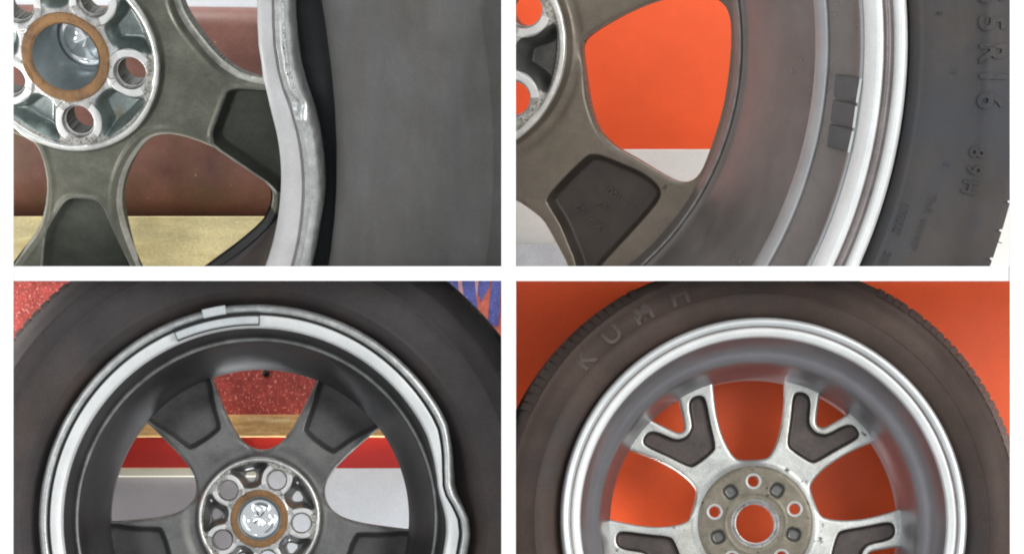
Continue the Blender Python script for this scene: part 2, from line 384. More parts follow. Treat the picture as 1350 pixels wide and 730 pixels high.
bm = bmesh.new(); bmesh.ops.create_uvsphere(bm, u_segments=16, v_segments=8, radius=.0055); bmesh.ops.translate(bm, verts=bm.verts, vec=at(351, 492, Y3-.003)); bm.to_mesh(pin.data); bm.free()
# printed shards, upper right corner of bay 3
def sheet(name, pts, m, y, parent=None):
    return link(name, prism(pts, .0015, lambda u, v, d: at(u, v, y+d)), m, parent)
poster = sheet('printed_poster', [(575, 362), (667, 362), (667, 480), (640, 480), (600, 420)], 'orange_print', Y3-.004)
tag(poster, 'blue and orange jagged print poster at the corner above the dented tyre', 'poster')
for i, q in enumerate([[(583, 362), (602, 362), (606, 392), (598, 388)], [(608, 362), (625, 362), (630, 408), (622, 412), (612, 392)], [(632, 362), (646, 362), (645, 378), (634, 398), (630, 384)], [(649, 362), (661, 362), (657, 430), (643, 428)], [(662, 362), (666, 362), (666, 420), (660, 418)]]):
    sheet('blue_shard', q, 'blue_print', Y3-.0062, poster)
for q in [[(602.6, 362), (607.5, 362), (611.5, 392), (606.5, 392)], [(625.6, 362), (631.4, 362), (629.6, 384), (628, 398)]]:
    sheet('pink_shard', q, 'pink_print', Y3-.0062, poster)

G = .006
BAY = {1: [((X0+G, 0, 0), (1, 0, 0)), ((0, 0, Z1-G), (0, 0, -1)), ((-.80, 0, 0), (-1, 0, 0)), ((0, 0, .47), (0, 0, 1))],
       2: [((X1-G, 0, 0), (-1, 0, 0)), ((0, 0, Z1-G), (0, 0, -1)), ((.80, 0, 0), (1, 0, 0)), ((0, 0, .47), (0, 0, 1))],
       3: [((X0+G, 0, 0), (1, 0, 0)), ((0, 0, Z0+G), (0, 0, 1))],
       4: [((X1-G, 0, 0), (-1, 0, 0)), ((0, 0, Z0+G), (0, 0, 1))]}

# ------------------------------------------------------------------ shared hub of wheels 1-3
class Hub:
    """five-bolt hub relief; c = centre (local), s = metres per unit (unit: pixel of the lower left wheel), ph = bolt phase"""
    def __init__(h, c, s, ph, slots=True, deep=24.): h.c = np.array(c); h.s = s; h.ph = ph; h.slots = slots; h.deep = deep
    def pol(h, P):
        q = (P-h.c)/h.s; return q, np.hypot(q[:, 0], q[:, 1]), np.arctan2(q[:, 1], q[:, 0])
    def fold(h, P, off=0.):
        q, r, t = h.pol(P); t = (t-h.ph-off+PI/5) % (2*PI/5)-PI/5
        return np.stack([r*np.cos(t), r*np.sin(t)], 1), r
    bolt_r = 55.5
    def bolt(h, P):
        f, r = h.fold(P); return np.hypot(f[:, 0]-h.bolt_r, f[:, 1])
    WELL = smooth_poly([(41, -9), (41, 9), (50, 14), (58, 17), (67, 26), (71, 24), (73, 10), (73.5, 0), (73, -10), (71, -24), (67, -26), (58, -17), (50, -14)], it=2)
    SLOT = smooth_poly([(50, -3.5), (50, 3.5), (63, 9), (63, -9)], it=1)
    def well(h, P): return sd_poly(h.fold(P, PI/5)[0], h.WELL)*h.s
    def slot(h, P): return sd_poly(h.fold(P, PI/5)[0], h.SLOT)*h.s
    def void(h, P):
        q, r, t = h.pol(P); return np.minimum(np.minimum((r-28.5), h.bolt(P)-12)*h.s, h.slot(P) if h.slots else 1.)
    def rr(h, R): return lambda P: (h.pol(P)[1]-R)*h.s
    def seat_fn(h, P):
        return (np.abs(h.bolt(P)-17.2)-3.1)*h.s
    def side_fn(h, P):
        f, r = h.fold(P); return (np.abs(f[:, 0]-h.bolt_r)*1.05-np.abs(f[:, 1]))*h.s
    def labels(h): return [h.rr(81), h.rr(75.5), h.rr(69.5), h.rr(38), h.well, h.seat_fn, h.side_fn]
    def height(h, P, base):
        q, r, t = h.pol(P); s = h.s
        d = base.copy(); ins = r < 84
        bump = -7*s*(1-sstep(r, 79.5, 84))+3.0*s*(1-sstep(r, 74.5, 77))-1.6*s*(1-sstep(r, 36.8, 38.6))+1.5*s*(1-sstep(r, 29, 31))
        w_ = h.well(P)/s; bump = bump+h.deep*s*sstep(-w_, -1, 8)
        b = h.bolt(P); bump = bump+5*s*(1-sstep(b, 12.6, 14.3))-1.2*s*(1-sstep(b, 20, 21.2))
        return np.where(ins, d+bump, d)
    def key(h, C):
        q, r, t = h.pol(C); k = np.full(len(C), 'spoke', dtype=object)
        k[r < 81] = 'ring'; k[r < 75.5] = 'gran'; k[r < 69.5] = 'pad'
        k[h.well(C) < 0] = 'well'; k[r < 38] = 'rust'
        se = (h.seat_fn(C) < 0) & (h.side_fn(C) < 0) & (r > 39) & (r < 74); k[se] = 'seat'
        return k
HP = lambda pad='hub_pad', well='well_dark', gran='hub_granular': {'ring': ('hub_ring', 'hub_ring', None), 'gran': ('hub_border', gran, None), 'pad': ('hub', pad, None), 'well': ('hub_recess', well, None), 'rust': ('centre_ring', 'rust', None), 'seat': ('bolt_seat', 'seat_bright', None)}
def bore(W, h, depth, cap_r, chrome=True, taper=.96):
    s = h.s; d0 = W.dh-3*s
    W.revolve('bore', [(28.5*s, d0-2*s), (28.3*s, d0+2*s), (28*taper*s, d0+depth*s), (cap_r*.9*s, d0+(depth+3)*s)], 'bore_wall', 80, ctr=tuple(h.c))
    if chrome:
        z = d0+(depth-2)*s; rings = [(cap_r*s, z+5*s), (cap_r*s, z+1.5*s), (cap_r*.94*s, z), (cap_r*.86*s, z+1.5*s), (cap_r*.80*s, z+1*s), (cap_r*.55*s, z-3*s), (cap_r*.3*s, z-2*s), (.05*s, z-1.5*s)]
        o = W.revolve('centre_cap', rings, 'chrome', 60, ctr=tuple(h.c))
        # facets pressed in the cap
        me = o.data
        for v in me.vertices:
            x, y = (v.co.x-h.c[0])/s, (v.co.y-h.c[1])/s; r = math.hypot(x, y)
            if r < cap_r*.82: v.co.z += s*1.8*math.sin(3*math.atan2(y, x)+.6)*min(1, r/10)+s*.9*math.sin(x*.55+1)*math.cos(y*.45)
        return o

# ================================================================== WHEEL 3 (lower left)
W3 = Wheel('alloy_wheel', (336, 684), .07, (342, 683), .21, BAY[3])
tag(W3.root, 'whole black-tyred wheel with its silver rim lip buckled at the right', 'wheel')
def wheel3():
    W = W3; k = W.k
    def dl(pts):
        th = [math.radians(a) for a, b in pts][::-1]; vv = [b for a, b in pts][::-1]
        return lambda t: float(np.interp((t+PI) % (2*PI)-PI, th, vv))
    dent = dl([(30, 0), (26, -1), (20, -8), (14.6, -15), (10, -19), (7, -17), (3.4, -9), (0, -2), (-4, 1), (-9, 0)])
    def R(r, f, d):
        return lambda t: (r+dent(t)*f)*k(d)
    W.revolve('rim_lip', [(R(283, .8, .01), .030), (R(283.5, 1, .01), .006), (R(281.5, 1, 0), .0005), (R(276, 1, 0), -.0015), (R(273.2, 1, 0), .001), (R(272.4, 1, 0), .005)], 'silver_worn', 480)
    W.revolve('rim_groove', [(R(272.6, 1, 0), .003), (R(271.6, 1, 0), .0065), (R(270.2, 1, 0), .0065), (R(269.2, .95, 0), .0035)], 'groove_dirt_and_shade', 480)
    W.revolve('rim_flange', [(R(269.4, .95, 0), .005), (R(268.8, .95, 0), .003), (R(267, .9, 0), .0025), (R(256.5, .6, 0), .0045), (R(254, .45, 0), .0062), (R(252.5, .4, 0), .014)], 'silver_flange', 480)
    W.revolve('barrel', [(R(252, .4, .015), .015), (R(249, .3, .04), .040), (R(241, .1, .06), .060), (R(238.5, 0, .066), .066), (R(236, 0, .066), .063), (R(233.5, 0, .066), .064), (R(232.5, 0, .066), .070), (R(226, 0, .09), .095), (R(214, 0, .12), .120), (R(203, 0, .14), W.dh-.002), (R(197, 0, .14), W.dh+.006), (R(196.5, 0, .16), W.dh+.045)], 'barrel_dark', 400)
    W.revolve('barrel_bead', [(R(240, 0, .066), .0625), (R(238, 0, .066), .0600), (R(235.5, 0, .066), .0600), (R(233.8, 0, .066), .0625)], 'worn_edge_grey', 400)
    # tyre
    gap = dl([(30, 0), (22, -1), (14, -4), (8, -5), (3, -2), (-4, 0)])
    TR = lambda r, f, d: (lambda t: (r+gap(t)*f)*k(d))
    sw = [(240, .085), (262, .060), (278, .040), (286, .032), (290, .020), (296, .012), (303, .007), (304.5, .0055), (306, .0068), (310, .004), (335, -.004), (346, -.0035), (347, -.005), (349, -.005), (350, -.0035), (358, -.002), (366, .003), (369, .001), (371, .002), (374, .0015), (376, .006), (384, .014), (394, .034), (399.5, .062), (399.5, .14), (396, .17), (380, .20), (330, .21)]
    ty = W.revolve('tyre', [(TR(r, 1, d), d) for r, d in sw], 'rubber_three', 400)
    n = 150
    base = None
    for i in range(n):
        a = 2*PI*i/n+.01
        ca = math.degrees(a) % 360
        if not (40 < ca < 50.5 or 128 < ca < 160): continue
        r0, r1 = 390*k(.05), 402.5*k(.05); w_ = .0058
        if base is None:
            V = [(r0-.012, -w_, .020), (r0-.012, w_, .020), (r1-.002, w_, .048), (r1-.002, -w_, .048), (r1, -w_, .06), (r1, w_, .06), (r1, w_, .16), (r1, -w_, .16), (r0, -w_, .16), (r0, w_, .16)]
            base = mesh(V, [(0, 1, 2, 3), (3, 2, 5, 4), (4, 5, 6, 7), (7, 6, 9, 8), (0, 3, 4, 7, 8), (1, 9, 6, 5, 2)]); base.materials.append(MATS['rubber_three'])
        o = link('tread_block', base, None, ty); o.rotation_euler = (0, 0, a)
    # face
    hc = W.L(342, 683, W.dh); kk = k(W.dh); h = Hub(hc, kk, math.radians(66))
    H = np.array(hc)
    WIN = smooth_poly([(91, -6), (91, 6), (96, 19), (106, 30), (125, 42), (150, 54), (168, 62), (184, 69), (200, 72), (212, 40), (214, 0), (212, -40), (200, -72), (184, -69), (168, -62), (150, -54), (125, -42), (106, -30), (96, -19)], it=2)
    POC = smooth_poly([(126, -23), (124, 0), (126, 23), (131, 27), (160, 36), (186, 49), (206, 52), (206, -52), (186, -49), (160, -36), (131, -27)], it=1)
    def fold(P, off):
        q = (P-H)/kk; r = np.hypot(q[:, 0], q[:, 1]); t = (np.arctan2(q[:, 1], q[:, 0])-off+PI/5) % (2*PI/5)-PI/5
        return np.stack([r*np.cos(t), r*np.sin(t)], 1), r
    win = lambda P: sd_poly(fold(P, math.radians(88.5))[0], WIN)*kk
    poc = lambda P: sd_poly(fold(P, math.radians(124.5))[0], POC)*kk
    def solid(P):
        r = fold(P, 0)[1]; return np.maximum(np.maximum((r-200)*kk, -win(P)), -h.void(P))
    def height(P):
        f, r = fold(P, 0); w_ = win(P)/kk
        d = np.full(len(P), W.dh)+.006*sstep(r, 80, 150)+.012*sstep(r, 150, 200)
        e = np.clip(1-w_/7, 0, 1); d = d+.006*(1-np.sqrt(np.clip(1-e*e, 0, 1)))
        d = d+.014*sstep(-poc(P)/kk, -2, 7)+.006*np.exp(-((r-90)/10)**2)
        return h.height(P, d)
    parts = HP()
    for i in range(5):
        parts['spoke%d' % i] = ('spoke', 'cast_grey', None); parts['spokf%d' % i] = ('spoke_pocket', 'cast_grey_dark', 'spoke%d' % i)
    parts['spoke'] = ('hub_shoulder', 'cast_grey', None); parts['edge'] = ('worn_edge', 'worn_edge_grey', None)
    def rest(C):
        key = h.key(C); q = (C-H)/kk; r = np.hypot(q[:, 0], q[:, 1]); sec = (((np.arctan2(q[:, 1], q[:, 0])-math.radians(124.5)+PI/5) % (2*PI))/(2*PI/5)).astype(int) % 5
        p = poc(C) < 0
        for i in range(5):
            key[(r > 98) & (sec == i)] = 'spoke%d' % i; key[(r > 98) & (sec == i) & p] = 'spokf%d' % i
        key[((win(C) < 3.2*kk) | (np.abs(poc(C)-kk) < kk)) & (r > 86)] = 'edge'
        return key
    R_ = 203*kk
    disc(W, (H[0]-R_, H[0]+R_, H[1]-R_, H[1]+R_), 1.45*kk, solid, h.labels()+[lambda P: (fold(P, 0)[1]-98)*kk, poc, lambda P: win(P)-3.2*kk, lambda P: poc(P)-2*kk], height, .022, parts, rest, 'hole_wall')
    bore(W, h, 9, 25.5)
    # balance weights: long bar on the flange, clip on the lip
    def arcbar(name, pa, pb, r0, r1, d0, d1, m, nseg=24):
        a0, a1 = [math.atan2(*(W.L(*p, 0)[::-1])) for p in (pa, pb)]; V = []; F = []
        prof = [(r0, d1), (r0+1, d0+.0008), (r0+2.2, d0), (r1-2.2, d0), (r1-1, d0+.0008), (r1, d1)]; m_ = len(prof)
        for i in range(nseg+1):
            t = a0+(a1-a0)*i/nseg
            for r, d in prof: V.append((r*k(0)*math.cos(t), r*k(0)*math.sin(t), d))
        for i in range(nseg):
            for j in range(m_-1): F.append((i*m_+j, (i+1)*m_+j, (i+1)*m_+j+1, i*m_+j+1))
        F += [tuple(range(m_)), tuple(range(nseg*m_+m_-1, nseg*m_-1, -1))]
        return link(name, mesh(V, F), m, W.root)
    o = arcbar('balance_weight', (231, 438), (341, 416), 256.5, 268.5, -.0085, .010, 'weight_zinc'); t = arcbar('weight_shade_outline', (229.6, 438.6), (342.4, 415.8), 255, 270, .0008, .010, 'groove_dirt_and_shade'); t.parent = o; o['label'] = 'long flat silver balance weight stuck to the flange'  # dark, slightly larger under-plate paints a shade outline around the weight
    o = arcbar('balance_weight', (266, 408), (297, 404), 272, 286, -.0050, .012, 'weight_zinc', 8); o['label'] = 'short silver clip-on balance weight on the lip edge'
wheel3()

# ================================================================== WHEEL 4 (lower right)
W4 = Wheel('alloy_wheel', (1008, 684), .07, (996, 689.5), .215, BAY[4])
tag(W4.root, 'clean silver wheel with Y-shaped spokes and no dent, before the orange wall', 'wheel')
def wheel4():
    W = W4; k = W.k
    R = lambda r, d: r*k(d)
    W.revolve('rim_lip', [(R(267.5, .03), .03), (R(268, 0), .007), (R(266, 0), .0012), (R(262, 0), -.001), (R(258.4, 0), .001), (R(256.2, 0), .0052), (R(255.6, 0), .0085)], 'silver_bead', 480)
    W.revolve('rim_groove', [(R(256.3, 0), .0045), (R(255.4, 0), .0085), (R(254.0, 0), .0088), (R(253.2, 0), .0080)], 'groove_taupe', 480)
    W.revolve('rim_flange', [(R(254.4, 0), .0085), (R(253.2, 0), .0072), (R(251, 0), .0070), (R(244, 0), .0082), (R(242, .015), .0100), (R(241, .02), .020)], 'silver_flange', 480)
    W.revolve('barrel', [(R(241, .02), .020), (R(239.5, .03), .034), (R(234, .05), .052), (R(227.5, .06), .064), (R(221, .07), .071), (R(213, .075), .077), (R(208, .09), .088), (R(204, .11), .108), (R(198, .13), .132), (R(192.5, .145), W.dh-.002), (R(191.6, .145), W.dh+.003), (R(191.2, .17), W.dh+.05)], 'barrel_silver', 420)
    sw = [(258, .034), (268.5, .030), (271, .019), (277, .012), (288, .006), (297, .003), (299.3, .003), (300.3, .0012), (301.6, .0012), (302.6, .003), (316, .003), (328, .008), (333.5, .013), (335, .0118), (337, .0135), (344, .028), (348, .05), (348.5, .10), (348.5, .15), (344, .19), (325, .21), (270, .22)]
    off = W.L(1002, 689, .03)
    ty = W.revolve('tyre', [(R(r, d) if r > 275 else R(r, d), d) for r, d in sw], 'rubber_four', 420, ctr=(off[0]*.6, off[1]*.6))
    cx, cy = off[0]*.6, off[1]*.6
    base = None; n = 176
    for i in range(n):
        a = 2*PI*i/n+.008; ca = math.degrees(a) % 360
        if not (10 < ca < 62 or 118 < ca < 155): continue
        r0, r1 = 338*k(.03), 350.2*k(.05); w_ = .0047
        if base is None:
            V = [(r0-.002, -w_, .0118), (r0-.002, w_, .0118), (r1-.004, w_, .034), (r1-.004, -w_, .034), (r1, -w_, .05), (r1, w_, .05), (r1, w_, .17), (r1, -w_, .17), (r0, -w_, .17), (r0, w_, .17)]
            base = mesh(V, [(0, 1, 2, 3), (3, 2, 5, 4), (4, 5, 6, 7), (7, 6, 9, 8), (0, 3, 4, 7, 8), (1, 9, 6, 5, 2)]); base.materials.append(MATS['rubber_four'])
        o = link('tread_block', base, None, ty); o.location = (cx, cy, 0); o.rotation_euler = (0, 0, a+random.uniform(-.004, .004))
    # raised brand name on the sidewall
    R0 = 317.5*k(0)
    def curl(mid):
        def fn(x, y, z):
            r = R0+y*1.0; t = mid-x/R0
            return Vector((cx+r*math.cos(t), cy+r*math.sin(t), float(np.interp(r/k(0), [p[0] for p in sw[:16]], [p[1] for p in sw[:16]]))-.0004-z))
        return fn
    for ch, px, py in (('K', 765, 468), ('U', 802, 435), ('M', 843, 406), ('H', 893, 382)):
        u, v = W.L(px, py, 0); W.letters(ch, .040, curl(math.atan2(v-cy, u-cx)), 'letter_four', ty, 'letter', .0006, bold=.0005)
    hc = W.L(995.5, 689.5, W.dh); kk = k(W.dh); H = np.array(hc)
    ph = math.radians(92)
    def fold(P, off):
        q = (P-H)/kk; r = np.hypot(q[:, 0], q[:, 1]); t = (np.arctan2(q[:, 1], q[:, 0])-off+PI/5) % (2*PI/5)-PI/5
        return np.stack([r*np.cos(t), r*np.sin(t)], 1), r
    WIN = smooth_poly([(84, -15), (84, 15), (87, 23), (101, 32), (122, 40), (150, 45.5), (185, 47.5), (205, 48), (205, -48), (185, -47.5), (150, -45.5), (122, -40), (101, -32), (87, -23)], it=2)
    TRI = smooth_poly([(155, -4), (155, 4), (163, 9), (186, 20), (192, 22), (215, 22), (215, -22), (192, -22), (186, -20), (163, -9)], it=2)
    POC = smooth_poly([(110, -15), (110, 15), (114, 21), (140, 33), (170, 49), (176, 46), (179, 36), (172, 28), (150, 17), (144.5, 8), (143, 0), (144.5, -8), (150, -17), (172, -28), (179, -36), (176, -46), (170, -49), (140, -33), (114, -21)], it=2)
    REC = smooth_poly([(43, -5), (43, 5), (47, 9), (58, 9), (62, 4), (62, -4), (58, -9), (47, -9)], it=1)
    win = lambda P: sd_poly(fold(P, ph)[0], WIN)*kk
    tri = lambda P: (sd_poly(fold(P, ph+PI/5)[0], TRI)-1.)*kk
    poc = lambda P: (sd_poly(fold(P, ph+PI/5)[0], POC)-2.8)*kk
    rec = lambda P: sd_poly(fold(P, ph+PI/5)[0], REC)*kk
    def bolt(P):
        f, r = fold(P, ph); return np.hypot(f[:, 0]-55.5, f[:, 1])
    def solid(P):
        r = fold(P, 0)[1]
        return np.maximum.reduce([(r-193)*kk, -win(P), -tri(P), (25.5-r)*kk, (7.4-bolt(P))*kk])
    def height(P):
        r = fold(P, 0)[1]; d = np.full(len(P), W.dh)
        d = d-.005*(1-sstep(r, 70, 84))-.001*np.exp(-((r-40)/1.5)**2)
        w_ = np.minimum(win(P), tri(P))/kk; e = np.clip(1-w_/4, 0, 1); d = d+.003*(1-np.sqrt(np.clip(1-e*e, 0, 1)))
        d = d+.010*sstep(-poc(P)/kk, -1, 4)+.008*sstep(-rec(P)/kk, -1, 3.5)+.004*(1-sstep(r, 25.5, 32))+.002*(1-sstep(bolt(P), 7.4, 10))
        return d
    parts = {'hub': ('hub', 'hub_worn_four', None), 'bore': ('centre_ring', 'hub_pad', None), 'bolt': ('bolt_seat', 'seat_bright', None), 'rec': ('hub_recess', 'well_dark', None)}
    for i in range(5):
        parts['spoke%d' % i] = ('spoke', 'machined', None); parts['spokf%d' % i] = ('spoke_pocket', 'pocket_four', 'spoke%d' % i)
    def rest(C):
        q = (C-H)/kk; r = np.hypot(q[:, 0], q[:, 1]); sec = (((np.arctan2(q[:, 1], q[:, 0])-ph) % (2*PI))/(2*PI/5)).astype(int) % 5
        key = np.full(len(C), 'hub', dtype=object); key[r < 31.5] = 'bore'; key[rec(C) < 0] = 'rec'; key[bolt(C) < 10.3] = 'bolt'
        p = poc(C) < 0
        for i in range(5):
            key[(r > 76) & (sec == i)] = 'spoke%d' % i; key[(r > 76) & (sec == i) & p] = 'spokf%d' % i
        return key
    R_ = 196*kk
    disc(W, (H[0]-R_, H[0]+R_, H[1]-R_, H[1]+R_), 1.4*kk, solid, [lambda P: (fold(P, 0)[1]-76)*kk, lambda P: (fold(P, 0)[1]-31.5)*kk, poc, rec, lambda P: (bolt(P)-10.3)*kk], height, .02, parts, rest, 'machined')
wheel4()

# ================================================================== WHEEL 1 (upper left)
W1 = Wheel('alloy_wheel', (15, 138), .26, (88, 73), .46, BAY[1])
tag(W1.root, 'large olive grey wheel with rusty centre ring and deeply bent rim edge', 'wheel')
def wheel1():
    W = W1; k = W.k
    lipO = [(372, -80), (380, -40), (382, 0), (383, 30), (385.5, 60), (390, 92), (398, 122), (408, 150), (413, 168), (420, 209), (423, 248), (421, 280), (416, 308), (408, 350), (396, 390)]
    lipG = [(352, -80), (357, -40), (359, 0), (359.5, 30), (361, 60), (366, 92), (373, 118), (385, 152), (393, 183), (399, 235), (398, 274), (393, 315), (385, 350), (373, 390)]
    lipI = [(331, -80), (336, -40), (338, 0), (338.5, 30), (340, 60), (346, 104), (355, 140), (360, 160), (364, 175), (369, 209), (370, 240), (368.5, 265), (362, 308), (350, 350), (333, 390)]
    tyI = [(407, -80), (415, -40), (421, 0), (426, 30), (430, 60), (434, 92), (437, 122), (440, 170), (441, 220), (440, 265), (436, 310), (431, 350), (423, 390)]
    O = table(W, lipO, 0); Gv = table(W, lipG, 0); I = table(W, lipI, .006); TI = table(W, tyI, .02)
    mixf = lambda a, b, t: (lambda q: a(q)*(1-t)+b(q)*t)
    add = lambda a, x: (lambda q: a(q)+x)
    th = (-1.15, .95)
    kink = math.atan2(*(W.L(400, 136, 0)[::-1])); kink2 = math.atan2(*(W.L(408, 158, 0)[::-1]))
    cr = lambda d, f: (lambda t: d+f*(.010*math.exp(-((t-kink)/.024)**2)-.005*math.exp(-(abs(t-kink2)/.018))))
    W.revolve('rim_lip', [(add(O, -.004), .040), (O, .012), (add(O, -.001), .003), (mixf(O, Gv, .22), cr(-.003, .5)), (mixf(O, Gv, .45), cr(-.0045, 1)), (mixf(O, Gv, .58), cr(-.002, 1.)), (mixf(O, Gv, .68), cr(.0015, .6)), (mixf(O, Gv, .85), cr(.0, .3)), (add(Gv, .0015), .0025), (Gv, .007)], 'silver_worn', 360, th=th)
    W.revolve('rim_groove', [(add(Gv, .0022), .0012), (add(Gv, .0012), .0048), (add(Gv, -.0006), .0048), (add(Gv, -.0016), .0024)], 'groove_taupe', 360, th=th)
    tA, tB = [math.atan2(*(W.L(x, y, 0)[::-1])) for x, y in ((392, 122), (376, 2))]
    for f0, f1, a0, a1 in ((.30, .40, .0, 1.), (.43, .50, .22, .62), (.20, .26, -.1, .35)):
        W.revolve('scrape_mark', [(mixf(O, Gv, f0), cr(-.0052, .9)), (mixf(O, Gv, (f0+f1)/2), cr(-.0066, .95)), (mixf(O, Gv, f1), cr(-.0060, 1.))], 'scraped_metal', 120, th=(tA+(tB-tA)*a0, tA+(tB-tA)*a1))
    W.revolve('rim_flange', [(Gv, .005), (add(Gv, -.002), .003), (mixf(Gv, I, .5), .001), (add(I, .003), .003), (add(I, 0), .008), (add(I, -.0015), .016)], 'flange_grey', 360, th=th)
    rb = 352*k(W.dh)
    rc = lambda t, x: (lambda q: (I(q)-.0015)*(1-t)+(rb+x)*t)
    W.revolve('barrel', [(rc(0, 0), .016), (rc(.25, .006), .040), (rc(.6, .006), .075), (rc(.9, .002), .14), (rc(1, 0), W.dh-.004), (rc(1, -.002), W.dh+.004), (rc(1, -.002), W.dh+.04)], 'barrel_dark', 300, th=th)
    W.revolve('tyre_bead', [(add(O, -.012), .050), (mixf(O, TI, .35), .046), (mixf(O, TI, .8), .040), (add(TI, .004), .024)], 'rubber_black', 300, th=th)
    rows = [(.001, .026), (.004, .017), (.010, .012), (.022, .006), (.060, -.003), (.12, -.010), (.18, -.011), (.229, -.0076), (.230, -.0084), (.2325, -.0082), (.2335, -.0068), (.275, .002), (.30, .014), (.33, .04), (.36, .10), (.37, .2), (.32, .3)]
    W.revolve('tyre', [(add(TI, x), d) for x, d in rows], 'rubber_grey', 300, th=th)
    hc = W.L(89, 73, W.dh); H = np.array(hc); kk = k(W.dh)*1.62; h = Hub(hc, kk, math.radians(-10), False, 15.)
    LL = lambda pts: [W.L(x, y, W.dh) for x, y in pts]
    wins = [LL([(222, -60), (226, -30), (232, 0), (237, 16), (247, 34), (260, 52), (276, 73), (294, 91), (317, 105), (350, 113), (440, 130), (470, -60), (360, -200), (240, -160)]),
            LL([(192, 187), (203, 182), (216, 180), (237, 184), (260, 193), (286, 205), (312, 226), (333, 244), (344, 253), (348.5, 263), (348, 277), (343, 292), (333, 306), (305, 330), (276, 351), (245, 374), (215, 392), (192, 392), (180, 372), (172, 350), (165, 326), (159, 300), (154, 274), (157, 248), (166, 222), (181, 199)]),
            LL([(40, 189), (48, 198), (55, 222), (57, 248), (53, 282), (44, 308), (21, 337), (-10, 380), (-60, 440), (-330, 300), (-330, 130), (-60, 140), (0, 172)])]
    wins = [smooth_poly(q, it=1) for q in wins]
    pocs = [smooth_poly(LL(q), it=2) for q in ([(299, 121), (294, 133), (285, 158), (276, 181), (283, 197), (312, 220), (352, 256), (420, 310), (480, 240), (470, 140), (352, 124), (320, 120)],
            [(80, 271), (90, 263.5), (108, 265), (126, 267), (135, 279), (147, 312), (162, 350), (180, 410), (180, 520), (20, 520), (40, 410), (48, 350), (55, 312), (67, 292)])]
    win = lambda P: np.minimum.reduce([sd_poly(P, q) for q in wins])
    poc = lambda P: np.minimum.reduce([sd_poly(P, q) for q in pocs])
    def solid(P):
        q = P-H; r = np.hypot(q[:, 0], q[:, 1]); return np.maximum.reduce([r-rb-.002, -win(P), -h.void(P)])
    u = k(W.dh)
    def height(P):
        r = np.hypot(*(P-H).T)/u; w_ = win(P)/u
        d = np.full(len(P), W.dh)+.010*sstep(r, 135, 230)+.02*sstep(r, 230, 334)
        e = np.clip(1-w_/13, 0, 1); d = d+.012*(1-np.sqrt(np.clip(1-e*e, 0, 1)))-.0035*np.exp(-((w_-11)/3.5)**2)
        d = d+.020*sstep(-poc(P)/u, -2, 9)-.003*np.exp(-((poc(P)/u-3)/3)**2)
        return h.height(P, d)
    parts = HP(well='well_green')
    parts.update({'spoke': ('hub_shoulder', 'cast_olive', None), 'sp0': ('spoke', 'cast_olive', None), 'sp1': ('spoke', 'cast_olive', None), 'edge': ('worn_edge', 'worn_edge', None), 'foot': ('barrel_foot', 'barrel_dark', None), 'pk0': ('spoke_pocket', 'cast_dark', 'sp0'), 'pk1': ('spoke_pocket', 'cast_dark', 'sp1')})
    parts = dict(sorted(parts.items(), key=lambda t: t[0]))
    def rest(C):
        key = h.key(C); q = C-H; r = np.hypot(q[:, 0], q[:, 1])/u; a = np.degrees(np.arctan2(q[:, 1], q[:, 0]))
        key[r > 200] = 'spoke'
        s0 = (r > 172) & (a > -48) & (a < 24); s1 = (r > 165) & (a > -130) & (a <= -48)
        key[s0] = 'sp0'; key[s1] = 'sp1'
        ed = ((win(C) < 5*u) | (poc(C) < 2.5*u)) & (r > 132); key[ed] = 'edge'; key[(r > 316) & (a < -37.6) & (a > -75)] = 'foot'; key[s0 & (sd_poly(C, pocs[0]) < 0) & (a > -37.6)] = 'pk0'; key[s1 & (sd_poly(C, pocs[1]) < 0)] = 'pk1'
        return key
    a_, b_ = W.L(-80, 420, W.dh), W.L(430, -70, W.dh)
    disc(W, (a_[0], b_[0], a_[1], b_[1]), 1.7*u, solid, h.labels()+[poc, lambda P: win(P)-5*u, lambda P: poc(P)-2.5*u], height, .035, parts, rest, 'cast_dark')
    bore(W, h, 52, 25)
wheel1()

